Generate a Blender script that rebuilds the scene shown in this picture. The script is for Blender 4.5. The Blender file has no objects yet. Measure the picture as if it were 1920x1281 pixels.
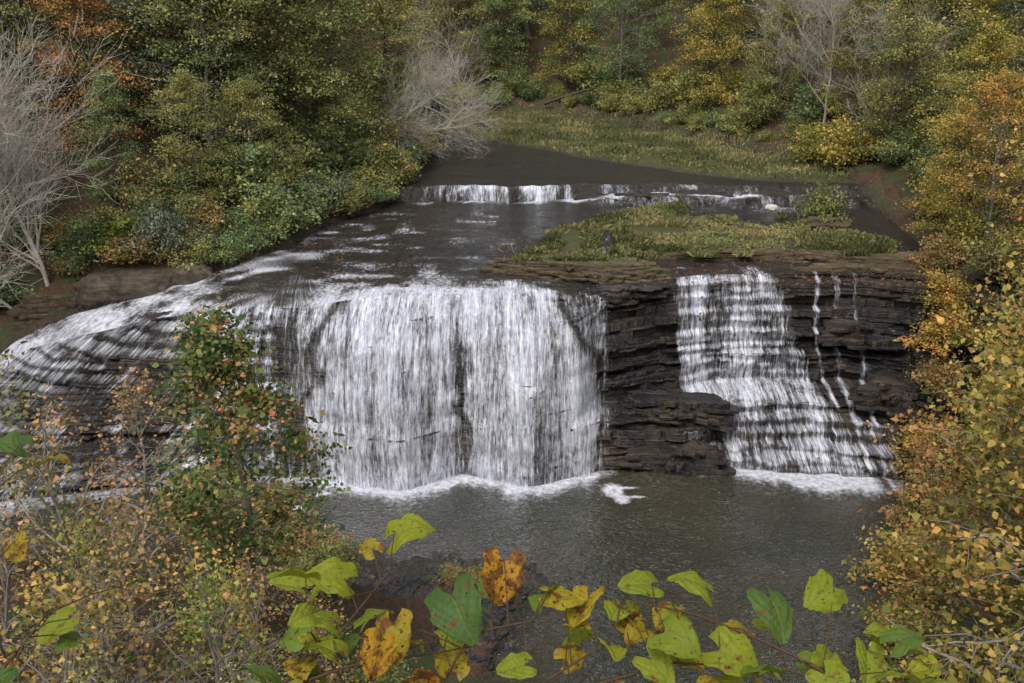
import bpy, math, random
import numpy as np
from mathutils import Vector
rnd=random.Random(7)
sc=bpy.context.scene
COL=sc.collection
# ------------------------------------------------------------------ utils
def hsh(ix,iy,seed):
    n=(ix.astype(np.int64)*374761393+iy.astype(np.int64)*668265263+seed*974634777)&0xffffffff
    n=((n^(n>>13))*1274126177)&0xffffffff
    n=(n^(n>>16))&0xffffff
    return n/float(0xffffff)
def vn(x,y,seed=0):
    x=np.asarray(x,float);y=np.asarray(y,float)
    x,y=np.broadcast_arrays(x,y)
    ix=np.floor(x);iy=np.floor(y);fx=x-ix;fy=y-iy
    fx=fx*fx*(3-2*fx);fy=fy*fy*(3-2*fy)
    a=hsh(ix,iy,seed);b=hsh(ix+1,iy,seed);c=hsh(ix,iy+1,seed);d=hsh(ix+1,iy+1,seed)
    return (a*(1-fx)*(1-fy)+b*fx*(1-fy)+c*(1-fx)*fy+d*fx*fy)*2-1
def fbm(x,y,o=4,seed=0):
    r=0;a=.5;s=1
    for i in range(o):
        r=r+a*vn(np.asarray(x)*s+i*13.7,np.asarray(y)*s-i*7.3,seed+i);a*=.5;s*=2.03
    return r
def sst(a,b,x):
    t=np.clip((np.asarray(x,float)-a)/(b-a),0,1);return t*t*(3-2*t)
def sdist(x,y,poly):
    """signed distance, + outside"""
    x=np.asarray(x,float);y=np.asarray(y,float)
    d=np.full(x.shape,1e9);ins=np.zeros(x.shape,bool)
    n=len(poly)
    for i in range(n):
        ax,ay=poly[i];bx,by=poly[(i+1)%n]
        ex,ey=bx-ax,by-ay
        t=np.clip(((x-ax)*ex+(y-ay)*ey)/(ex*ex+ey*ey),0,1)
        d=np.minimum(d,np.hypot(x-ax-t*ex,y-ay-t*ey))
        c=((ay>y)!=(by>y))
        with np.errstate(divide='ignore',invalid='ignore'):
            xi=ax+(y-ay)*ex/(ey if ey!=0 else 1e-9)
        ins^=c&(x<xi)
    return np.where(ins,-d,d)
def mesh_np(name,V,F,smooth=False,mats=(),mi=None):
    V=np.ascontiguousarray(V,np.float32).reshape(-1,3);F=np.ascontiguousarray(F,np.int32)
    me=bpy.data.meshes.new(name);n,k=F.shape
    me.vertices.add(len(V));me.vertices.foreach_set('co',V.ravel())
    me.loops.add(n*k);me.loops.foreach_set('vertex_index',F.ravel())
    me.polygons.add(n)
    me.polygons.foreach_set('loop_start',np.arange(0,n*k,k,dtype=np.int32))
    me.polygons.foreach_set('loop_total',np.full(n,k,np.int32))
    me.polygons.foreach_set('use_smooth',np.full(n,smooth,bool))
    for m in mats: me.materials.append(m)
    if mi is not None: me.polygons.foreach_set('material_index',np.asarray(mi,np.int32))
    me.update(calc_edges=True);me.validate()
    return me
def fattr(me,name,vals,dom='POINT'):
    a=me.attributes.new(name,'FLOAT',dom);a.data.foreach_set('value',np.ascontiguousarray(vals,np.float32).ravel())
def uvattr(me,uv):
    l=me.uv_layers.new(name='flow')
    idx=np.empty(len(me.loops),np.int32);me.loops.foreach_get('vertex_index',idx)
    l.data.foreach_set('uv',np.ascontiguousarray(uv[idx],np.float32).ravel())
def gridF(nr,nc):
    i=np.arange(nr-1)[:,None]*nc+np.arange(nc-1)[None,:]
    i=i.ravel();return np.stack([i,i+1,i+nc+1,i+nc],1)
def obj(name,me,parent=None,**kw):
    o=bpy.data.objects.new(name,me);COL.objects.link(o)
    if parent is not None:o.parent=parent
    for k,v in kw.items():o[k]=v
    return o
# ------------------------------------------------------------------ material helper
class M:
    def __init__(s,name):
        s.m=bpy.data.materials.new(name);s.m.use_nodes=True;s.t=s.m.node_tree;s.t.nodes.clear()
        s.out=s.t.nodes.new('ShaderNodeOutputMaterial')
    def n(s,typ,ins=None,**kw):
        nd=s.t.nodes.new(typ)
        for k,v in kw.items():setattr(nd,k,v)
        for k,v in (ins or {}).items():
            if hasattr(v,'is_output') : s.t.links.new(v,nd.inputs[k])
            else: nd.inputs[k].default_value=v
        return nd
    def obj(s): return s.n('ShaderNodeTexCoord').outputs['Object']
    def uv(s): return s.n('ShaderNodeUVMap',uv_map='flow').outputs[0]
    def attr(s,name): return s.n('ShaderNodeAttribute',attribute_name=name).outputs['Fac']
    def mp(s,v,sc=(1,1,1),rot=(0,0,0)): return s.n('ShaderNodeMapping',{'Vector':v,'Scale':sc,'Rotation':rot}).outputs[0]
    def noise(s,v,scale=5,det=4,rough=.6,dist=0): return s.n('ShaderNodeTexNoise',{'Vector':v,'Scale':scale,'Detail':det,'Roughness':rough,'Distortion':dist}).outputs['Fac']
    def math(s,op,a,b=0,clamp=False):
        nd=s.n('ShaderNodeMath',operation=op,use_clamp=clamp)
        for i,v in enumerate((a,b)):
            if hasattr(v,'is_output'): s.t.links.new(v,nd.inputs[i])
            else: nd.inputs[i].default_value=v
        return nd.outputs[0]
    def rng(s,v,a,b,c=0,d=1):
        return s.n('ShaderNodeMapRange',{'Value':v,'From Min':a,'From Max':b,'To Min':c,'To Max':d},interpolation_type='SMOOTHSTEP').outputs[0]
    def ramp(s,f,stops):
        nd=s.n('ShaderNodeValToRGB',{'Fac':f});e=nd.color_ramp.elements
        while len(e)<len(stops):e.new(.5)
        for i,(p,c) in enumerate(stops):e[i].position=p;e[i].color=(*c,1)
        return nd.outputs[0]
    def mix(s,f,a,b,bt='MIX'):
        nd=s.t.nodes.new('ShaderNodeMix');nd.data_type='RGBA';nd.blend_type=bt
        for k,v in ((0,f),(6,a),(7,b)):
            if hasattr(v,'is_output'): s.t.links.new(v,nd.inputs[k])
            else: nd.inputs[k].default_value=(v if k==0 else (*v,1))
        return nd.outputs[2]
    def bump(s,h,st=.5,d=.1,nrm=None):
        ins={'Height':h,'Strength':st,'Distance':d}
        if nrm is not None:ins['Normal']=nrm
        return s.n('ShaderNodeBump',ins).outputs[0]
    def end(s,sh): s.t.links.new(sh,s.out.inputs[0]);return s.m
    def pr(s,col,rough=.8,nrm=None,spec=.5,ior=1.45):
        ins={'Base Color':col if hasattr(col,'is_output') else (*col,1),'Roughness':rough,'Specular IOR Level':spec,'IOR':ior}
        if nrm is not None:ins['Normal']=nrm
        return s.n('ShaderNodeBsdfPrincipled',ins).outputs[0]
def leaf_mat(name,stops,trans=.3,gain=1.0,sat=.93):
    m=M(name);t=m.attr('tint')
    oi=m.n('ShaderNodeObjectInfo').outputs['Random']
    big=m.noise(m.obj(),.35,2)
    f=m.math('ADD',m.math('MULTIPLY',t,.62),m.math('MULTIPLY',oi,.25))
    f=m.math('ADD',f,m.math('MULTIPLY',m.math('SUBTRACT',big,.42),.9),True)
    c=m.ramp(f,stops)
    hs=m.n('ShaderNodeHueSaturation',{'Color':c,'Saturation':sat,'Value':m.rng(t,0,1,.85*gain,2.45*gain)}).outputs[0]
    d=m.n('ShaderNodeBsdfDiffuse',{'Color':hs}).outputs[0]
    if trans<=0: return m.end(d)
    tr=m.n('ShaderNodeBsdfTranslucent',{'Color':hs}).outputs[0]
    return m.end(m.n('ShaderNodeMixShader',{0:trans,1:d,2:tr}).outputs[0])
G=1.78
L_olive=leaf_mat('leaf_olive',[(0,(.045,.060,.018)),(.4,(.088,.097,.026)),(.7,(.130,.125,.032)),(1,(.17,.12,.032))],.25,G,.86)
L_green=leaf_mat('leaf_green',[(0,(.038,.060,.022)),(.5,(.066,.094,.030)),(.85,(.105,.135,.032)),(1,(.15,.155,.032))],.25,G,.80)
L_yell=leaf_mat('leaf_yellow',[(0,(.07,.09,.02)),(.35,(.15,.145,.028)),(.65,(.25,.20,.030)),(.85,(.32,.22,.030)),(1,(.33,.16,.025))],.3,1.2,.88)
L_oran=leaf_mat('leaf_orange',[(0,(.10,.09,.02)),(.4,(.24,.13,.028)),(.8,(.34,.15,.03)),(1,(.30,.08,.025))],.3,1.15,.88)
L_rust=leaf_mat('leaf_rust',[(0,(.06,.085,.025)),(.35,(.13,.12,.03)),(.65,(.23,.13,.035)),(1,(.31,.09,.035))],.3,1.3,.84)
L_brown=leaf_mat('leaf_brown_olive',[(0,(.055,.062,.022)),(.45,(.105,.095,.028)),(.75,(.155,.110,.032)),(1,(.20,.105,.032))],.25,G,.84)
L_hem=leaf_mat('leaf_hemlock',[(0,(.040,.050,.032)),(.5,(.068,.078,.052)),(1,(.11,.12,.08))],.15,G,.9)
L_gr=leaf_mat('leaf_green_red',[(0,(.03,.066,.018)),(.5,(.06,.105,.028)),(.68,(.11,.13,.03)),(.84,(.25,.10,.03)),(1,(.30,.05,.03))],.3,1.2,.88)
L_lime=leaf_mat('leaf_lime',[(0,(.06,.10,.02)),(.5,(.14,.17,.025)),(1,(.22,.22,.03))],.3,1.15,.9)
L_mixed=leaf_mat('leaf_mixed_autumn',[(0,(.05,.08,.02)),(.28,(.12,.14,.028)),(.5,(.23,.18,.028)),(.75,(.33,.17,.028)),(1,(.30,.08,.025))],.3,1.2,.90)
L_grass=leaf_mat('grass_blades',[(0,(.06,.068,.024)),(.5,(.10,.108,.034)),(.8,(.14,.12,.042)),(1,(.16,.11,.05))],.2,1.2,.85)
L_fallen=leaf_mat('fallen_leaf',[(0,(.10,.035,.02)),(.5,(.18,.07,.025)),(1,(.24,.12,.04))],.0,.75)
def bark(name,a,b,sc=6):
    m=M(name);v=m.obj();n=m.noise(m.mp(v,(1,1,.25)),sc,5,.7)
    n2=m.noise(v,.8,3)
    c=m.mix(m.rng(n2,.4,.65),m.ramp(n,[(.3,a),(.7,b)]),tuple(x*.55 for x in b))
    return m.end(m.pr(c,.9,m.bump(n,.6,.05),.2))
B_dark=bark('bark_dark',(.04,.034,.028),(.15,.125,.10))
B_grey=bark('bark_grey',(.14,.12,.10),(.34,.30,.26))
B_pale=bark('bark_pale',(.27,.245,.21),(.52,.47,.41))
B_white=bark('bark_bleached',(.42,.38,.32),(.72,.66,.57))
# ------------------------------------------------------------------ layout tables
XS=[-33,-27,-20,-14,-11,-6,-2.6,1,3.5,5,9,12,16,19,22,26,30]
FS=[0,.2,.38,.42,.6,.8,.93,1]
YT=[[43,44.6,46.2,46.6,48.3,50.5,52,53.6],
[44.3,45.5,46.8,47.1,48.6,50.4,51.8,53.2],
[46.4,47.3,48.2,48.5,49.5,50.7,51.7,52.9],
[47.8,48.2,48.5,48.6,49.1,49.8,50.6,51.6],
[47.9,48.1,48.2,48.3,48.6,49.1,49.8,51.0],
[46.6,46.7,46.9,47.0,47.4,48.4,50.0,52.5],
[48.3,48.5,48.7,48.8,49.2,49.9,51.0,52.5],
[46.9,47.1,47.3,47.4,47.9,48.9,50.5,52.9],
[48.1,48.2,48.4,48.5,48.9,49.5,50.4,51.6],
[48.8,49,49.4,51.2,51.7,52.3,52.7,53.2],
[49,49.3,49.6,53.0,53.5,54.3,54.9,55.6],
[48.8,50.2,52,54.2,54.6,55.2,55.8,56.3],
[47.3,50,53,54.5,54.9,55.4,55.9,56.4],
[47,49.5,52.5,54.3,55,55.5,56,56.5],
[46.5,48.5,51,53,54,54.8,55.5,56],
[45,47,49,51.5,52.5,53.5,54,54.5],
[42,44,46,48,49,50,51,52]]
YT=np.array(YT)
BLX=[-45,-36,-33,-27,-20,-14,-11,-9,-6,-3.6,-2.6,-1.6,1,2.6,4.2,5.4,7,26];BLZ=[3,3.2,3.6,5.6,7.4,8.5,8.6,8.9,9.0,8.97,8.9,8.97,9.0,8.85,8.4,8.7,8.95,8.95]
RIV=[(-36,49),(-30,53.0),(-26,54.6),(-20,56.2),(-16.6,59),(-14,63),(-13,69),(-9.8,74),(-8.6,80),(-8.2,88),(-6.5,97),(-9,104),(-30,110),(-30,118),(-9,121),(-5,124),(3,125),(14,109),(19,100),(23,91),(27,84),(27.5,75),(26.5,64),(25,58),(26,52),(40,44),(40,30),(-36,30)]
POOL=[(-33,52),(-33,45),(-24,42),(-13,44),(-10.6,43.0),(-8.6,41.3),(-6.6,39.6),(-5.2,38.8),(-3,39.5),(.2,38.6),(1.2,37),(.4,34.5),(-.6,31),(-2,23),(9,23),(12,29),(14.8,36),(18.4,44),(20.5,47),(24,50),(24,55)]
ISL=[(1.2,58.9),(1.9,63.5),(4,68),(8,73.5),(13,76),(14,71.5),(19,72),(22,67),(25.5,63),(22,60.6),(15,60.6),(9,59.6),(8,58.6),(5,58.0)]
def ylip(x): return np.interp(x,XS,YT[:,-1])
def ystep(x): return 78.0+1.9*fbm(np.asarray(x)*.22,0.3,3,5)+.9*fbm(np.asarray(x)*1.3,0.3,2,6)
def bedlip(x): return np.interp(x,BLX,BLZ)
def wsurf(x,y):
    x=np.asarray(x,float);y=np.asarray(y,float)
    yl=ylip(x);b=bedlip(x)
    z=9.02-(9.02-b)*np.exp(-np.maximum(y-yl,0)/(1.6+3.4*sst(-12,-18,x)))
    ys=ystep(x)
    up=sst(-.15,.15,y-ys)
    br=sst(5,8.5,x)
    y2=ys-2.2+.8*vn(x*.5,3.1,9)
    up2=.45*up+.55*sst(-.2,.2,y-y2)
    z=z+1.0*(up*(1-br)+up2*br)
    return z
def h_upper(x,y):
    w=wsurf(x,y);d=sdist(x,y,RIV)
    yl=ylip(x)
    dep=.05+.13*fbm(x*.35,y*.35,4,21)
    q=fbm(x*.22+.1*y,y*.3,3,44)*1.2
    dep=dep-(np.round(q*4)/4-.1)*.30*sst(64,53,y)-.09*fbm(x*1.5,y*1.5,3,45)*sst(70,60,y)
    dep=np.where(y>66,.10+.14*fbm(x*.3,y*.3,3,4),dep)
    dep=dep-np.exp(-((y-ystep(x)+.3)/.9)**2)*np.clip(.8*fbm(x*.6,y*.8,3,46)+.1*(x>5),0,.5)
    di=sdist(x,y,ISL)
    ch=np.exp(-((x-(5.6+.15*(y-60)))/.75)**2)*sst(68.5,66.5,y)
    ch=np.maximum(ch,np.exp(-((y-(70.2+.25*(x-10)+.8*np.sin(x*.6)))/.45)**2)*sst(11,13,x))
    isl=sst(.5,-.9,di+1.3*fbm(x*.45,y*.45,3,8))*(1-ch)
    isl=isl*sst(-.55,.05,fbm(x*.28,y*.4,3,90)+.30*(x<12))
    gs=sst(-1,1.5,y-np.interp(x,[-30,-9,-3.3,2,6,10.7,15,19,27],[113,108,103,97.5,93,88.5,84.5,81,79.5])+2.0*fbm(x*.25,y*.35,4,77))*sst(78.5,80,y)
    inside=w-dep*sst(0,.6,y-yl+.3)+isl*.34+gs*.45
    dd=np.maximum(d,0)
    rise=sst(0,1.5,dd)*.55+.18*dd+.42*np.maximum(dd-3,0)
    rise=48*(1-np.exp(-rise/48))
    rise=rise+fbm(x*.25,y*.25,4,61)*np.minimum(dd*.3,1.2)
    z=inside+np.maximum(rise,0)
    return z,isl,gs
NY=[-300,1.2,3,8,15,22,28,34,40];NZ=[24,23.4,20,13,8,4.5,2,.6,.0]
def h_lower(x,y):
    d=sdist(x,y,POOL);dd=np.maximum(d,0)
    sl=np.where(x>8,.95,.6)
    b=-1+sst(-.8,1.2,d)*1.35+sl*np.maximum(dd-1.5,0)*sst(0,6,dd)
    b=40*(1-np.exp(-np.maximum(b,0)/40))+np.minimum(b,0)
    nr=np.interp(y,NY,NZ)*sst(0,5,dd)-1.3*(1-sst(0,1.5,dd))
    z=np.maximum(b,nr)+fbm(x*.3,y*.3,4,3)*np.minimum(dd*.25,.8)*sst(1,4,np.hypot(x,y))
    return z
# ------------------------------------------------------------------ ground grid
fine=np.arange(-36,30.01,.13)
outer=np.cumsum(np.geomspace(.3,26,46))
xs=np.concatenate([-36-outer[::-1],fine,30+outer]);NC=len(xs)
rr=np.random.RandomState(3)
bounds=[-1.2]
while bounds[-1]<14: bounds.append(bounds[-1]+rr.choice([.10,.14,.2,.3,.5]))
bounds=np.array(bounds)
NF=220
fr=np.linspace(0,1,NF)
def ytab(X,Fv):
    xi=np.clip(np.interp(X,XS,np.arange(len(XS))),0,len(XS)-1.0001);i=xi.astype(int);tx=xi-i
    tx=tx*tx*(3-2*tx)*.5+tx*.5
    fi=np.clip(np.interp(Fv,FS,np.arange(len(FS))),0,len(FS)-1.0001);j=fi.astype(int);tf=fi-j
    a=YT[i,j]*(1-tf)+YT[i,j+1]*tf;b=YT[i+1,j]*(1-tf)+YT[i+1,j+1]*tf
    return a*(1-tx)+b*tx
yb=ytab(xs,np.zeros(NC));yl=ylip(xs)
zb=h_lower(xs,yb);zb=np.where((xs>-32.5)&(xs<23),-.7,zb)
zt=h_upper(xs,yl+0.0)[0]
Fg,Xg=np.meshgrid(fr,xs,indexing='ij')
Zg=zb[None]+Fg*(zt-zb)[None]
warp=.22*fbm(Xg*.06,Xg*0+.5,2,11)+.015*fbm(Xg*.8,Xg*0,2,12)
zz=Zg+warp
li=np.clip(np.searchsorted(bounds,zz)-1,0,len(bounds)-2)
zm=(bounds[li]+bounds[li+1])*.5-warp
fq=np.clip((zm-zb[None])/np.maximum(zt-zb,.1)[None],0,1)
smo=sst(6,4,Xg)
smm=smo*sst(-14,-11,Xg)
Yq=ytab(Xg,fq)*(1-.45*smm)+ytab(Xg,Fg)*.45*smm
blk=np.floor(Xg*(.35+.2*(li%3))+hsh(li,li*0+2,4)*9)
blk2=np.floor(Xg*(1.3+.4*(li%4))+hsh(li,li*0+5,4)*9)
off=.34*vn(Xg*.4,li*.9,31)+.08*vn(Xg*1.7,li*3.7,32)+.04*vn(Xg*5,li*5.1,33)+.72*(hsh(li,li*0,5)-.5)+.40*(hsh(blk,li,6)-.5)+.18*(hsh(blk2,li,7)-.5)
off=off*(1-.25*smo-.47*smm)
edge=np.minimum(zz-bounds[li],bounds[li+1]-zz)
off=off+.05*np.exp(-(edge/.03)**2)+.03*fbm(Xg*3,Zg*3,3,35)
endf=sst(0,.02,1-Fg)*sst(0,.02,Fg)
Yf=Yq*endf+ytab(Xg,Fg)*(1-endf)+off*endf
outw=sst(31,38,np.abs(Xg+3));Yf=Yf*(1-outw)+(ytab(Xg,Fg)+.8*fbm(Xg*.3,Zg*.5,3,2))*outw
Yf[0]=yb;Yf[-1]=yl
Yrock=Yf.copy()
ou=np.concatenate([np.arange(.12,32,.2),32+np.cumsum(np.geomspace(.25,18,70))])
Ou,Xu=np.meshgrid(ou,xs,indexing='ij')
s=sst(0,10,Ou);Yu=ylip(Xu)*(1-s)+54*s+Ou
Zu,IS,GS=h_upper(Xu,Yu)
ol=np.concatenate([np.arange(.15,26,.3),26+np.cumsum(np.geomspace(.35,16,36))])[::-1]
Ol,Xl=np.meshgrid(ol,xs,indexing='ij')
s=sst(0,6,Ol);Yl=ytab(Xl,np.zeros_like(Xl))*(1-s)+48*s-Ol
Zl=h_lower(Xl,Yl)
VX=np.concatenate([Xl,Xg,Xu]);VY=np.concatenate([Yl,Yf,Yu]);VZ=np.concatenate([Zl,Zg,Zu])
NR=VX.shape[0];nl=len(ol)
V=np.stack([VX,VY,VZ],-1).reshape(-1,3)
F=gridF(NR,NC)
r=F[:,0]//NC;c=F[:,0]%NC
cl=(r>=nl)&(r<nl+NF-1)&(xs[c]>-34)&(xs[c]<28)
dU=sdist(VX,VY,RIV);dP=sdist(VX,VY,POOL)
isup=(np.arange(NR)[:,None]>=nl+NF-1)+np.zeros_like(VX)
wet=np.where(isup>0,sst(1.2,-.2,dU),sst(1.0,-.3,dP)*.9)
wet[nl:nl+NF]=1.0*sst(36,31,np.abs(VX[nl:nl+NF]+3))
gr=np.zeros_like(VX);gr[nl+NF:]=np.maximum(IS,GS)*sst(.5,-.5,dU[nl+NF:])
m=M('forest_ground_and_bedrock');v=m.obj()
n1=m.noise(v,.6,6,.65);n2=m.noise(v,5,6,.7);n3=m.noise(v,28,3,.6)
soil=m.ramp(n2,[(.25,(.03,.022,.015)),(.5,(.10,.06,.036)),(.68,(.19,.095,.05)),(.8,(.11,.11,.045))])
soil=m.mix(m.rng(n1,.45,.62),soil,m.ramp(n3,[(.3,(.03,.05,.018)),(.7,(.09,.12,.04))]))
rock=m.ramp(n2,[(.3,(.014,.013,.012)),(.5,(.040,.032,.027)),(.7,(.09,.067,.052)),(.85,(.17,.14,.11))])
grs=m.ramp(n2,[(.3,(.055,.058,.025)),(.6,(.11,.115,.04)),(.8,(.15,.11,.055))])
cc=m.mix(m.attr('wet'),soil,rock);cc=m.mix(m.attr('grassy'),cc,grs)
rg=m.rng(m.attr('wet'),0,1,.95,.35)
Mground=m.end(m.pr(cc,rg,m.bump(m.math('ADD',n2,m.math('MULTIPLY',n3,.3)),.9,.18),.6))
m=M('layered_wet_shale');v=m.obj()
st=m.noise(m.mp(v,(.25,.25,10)),1.6,6,.7,.15);n2=m.noise(v,3,6,.7);n3=m.noise(v,.35,3,.5)
base=m.ramp(st,[(.32,(.008,.007,.007)),(.46,(.036,.029,.025)),(.6,(.095,.070,.052)),(.78,(.28,.20,.14))])
base=m.mix(m.rng(n3,.40,.60),base,m.ramp(st,[(.36,(.006,.006,.007)),(.55,(.030,.027,.027)),(.75,(.085,.074,.068))]))
base=m.mix(m.math('MULTIPLY',m.rng(m.noise(v,1.1,4),.58,.7),.6),base,(.055,.065,.018))
base=m.mix(m.rng(m.noise(v,9,3),.68,.72),base,(.18,.07,.035))
Mcliff=m.end(m.pr(base,m.rng(n2,.3,.7,.15,.5),m.bump(m.math('ADD',st,m.math('MULTIPLY',n2,.35)),.9,.12),.7))
def sub(mask,name,mats,smooth):
    Fs=F[mask];u,inv=np.unique(Fs.ravel(),return_inverse=True)
    me=mesh_np(name,V[u],inv.reshape(-1,4),smooth,mats)
    fattr(me,'wet',wet.ravel()[u]);fattr(me,'grassy',gr.ravel()[u]);return me
obj('ground',sub(~cl,'ground',[Mground],True),kind='structure',label='wooded gorge ground with leaf litter and wet bedrock',category='ground')
obj('rock_cliff',sub(cl,'rock_cliff',[Mcliff],False),kind='structure',label='dark layered shale cliff under the waterfalls',category='cliff')
# ------------------------------------------------------------------ waterfall veils
m=M('falling_white_water');uv=m.uv();D=m.attr('dens')
a=m.noise(m.mp(uv,(1.3,.18,1)),1,3,.55,.5)
b=m.noise(m.mp(uv,(5.5,.46,1)),1,5,.66,.5)
c=m.noise(m.mp(uv,(20,1.3,1)),1,2,.6,.3)
e=m.noise(m.mp(uv,(4.5,2.4,1)),1,5,.68,.6)
f=m.math('ADD',m.math('MULTIPLY',a,.24),m.math('ADD',m.math('MULTIPLY',b,.36),m.math('MULTIPLY',c,.22)))
f=m.math('ADD',f,m.math('MULTIPLY',e,.20))
f=m.math('MULTIPLY',m.math('SUBTRACT',f,.51),2.4)
g=m.math('ADD',f,m.math('ADD',m.math('MULTIPLY',D,.95),-.08))
al=m.rng(g,.28,.92,0,.98)
al=m.math('MULTIPLY',al,m.rng(D,.0,.12))
clr=m.ramp(m.math('ADD',m.math('ADD',m.math('MULTIPLY',b,.42),m.math('MULTIPLY',c,.28)),m.math('MULTIPLY',e,.30)),[(.37,(.36,.39,.50)),(.47,(.66,.69,.81)),(.57,(.94,.95,1.0))])
bp=m.bump(m.math('ADD',b,m.math('MULTIPLY',e,.5)),.7,.15)
d=m.n('ShaderNodeBsdfDiffuse',{'Color':clr,'Normal':bp}).outputs[0]
tr=m.n('ShaderNodeBsdfTransparent').outputs[0]
Mveil=m.end(m.n('ShaderNodeMixShader',{0:al,1:tr,2:d}).outputs[0])
def dens(X,f):
    """water thickness over the face: X world x, f height fraction"""
    dl=np.interp(X,[-34,-31,-27,-23,-19,-16,-13.5,-12.4,-11.2,-10.6],[.42,.52,.50,.41,.43,.45,.48,.48,.50,.58])
    dl=dl+.03*sst(.75,1,f)
    le=np.interp(f,[0,.5,.75,.9,1],[-11.0,-10.9,-10.6,-9.9,-9.0])+.5*vn(f*6,f*0+1,3)
    gp=-2.55+.35*vn(f*4,f*0+2,3)+.25*vn(f*13,f*0+2,5)
    gw=.60+.25*vn(f*7,f*0+3,3)
    re=np.interp(f,[0,.5,.75,.9,1],[5.0,4.8,4.3,3.5,2.6])+.4*vn(f*6,f*0+4,3)
    core=sst(-.9,.9,X-le)*sst(-.5,.9,re-X)
    core=core*(.72-.30*np.exp(-((X-gp)/gw)**2)*sst(.95,.7,f)+.02*sst(.5,.0,f))
    core=core-.12*np.exp(-((X+6.9+.8*f)/.4)**2)*(f<.8)-.12*np.exp(-((X-1.4)/.35)**2)*(f<.6)
    core=np.where(core>.2,core+.12*sst(.05,.0,f),core)
    side=.48*sst(6.0,4.8,X)*sst(-.5,.2,X-re)*(f>.42)+.44*sst(6.4,5,X)*(f<=.42)*(X>re-.2)
    left=dl*sst(.9,-.5,X-le)
    d1=np.where(X<6.4,np.maximum(core,np.maximum(side*(X>0),left)),0)
    tb=np.clip(.9*vn(X*1.5,f*0+9,40)+.10,0,.55)*((X>5.6)&(X<9.4)&(f<.42))
    xl=np.interp(f,[0,.25,.37,.40,.45,1],[11.6,11.2,10.4,9.5,9.35,9.3])+.2*vn(f*9,f*0+5,3)
    xr=np.interp(f,[0,.2,.36,.44,.7,1],[20.3,19.5,18.4,17.6,17.0,16.3])+.4*vn(f*8,f*0+6,3)
    d2=sst(-.2,.5,X-xl)*sst(-.2,1.3,xr-X)*np.where(f>.42,.69-.10*np.exp(-((X-12.1)/.4)**2)-.05*sst(12.5,15.5,X),.61)
    strands=np.exp(-((X-18.0-.3*np.sin(f*6))/.22)**2)+np.exp(-((X-19.3+.4*f)/.30)**2)+.9*np.exp(-((X-20.2+.2*np.sin(f*9))/.2)**2)
    tr_=np.clip(.62*strands,0,.62)*(X>xr-.5)*(X<21.0)*(f<1.01)
    tr2=.44*(X>9.2)*(X<=xl+.4)*(f<.4)
    tr3=.44*(X>xr-.3)*(X<21)*(f<=.3)
    return np.maximum.reduce([d1,tb,d2,tr_,tr2,tr3])
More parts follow.
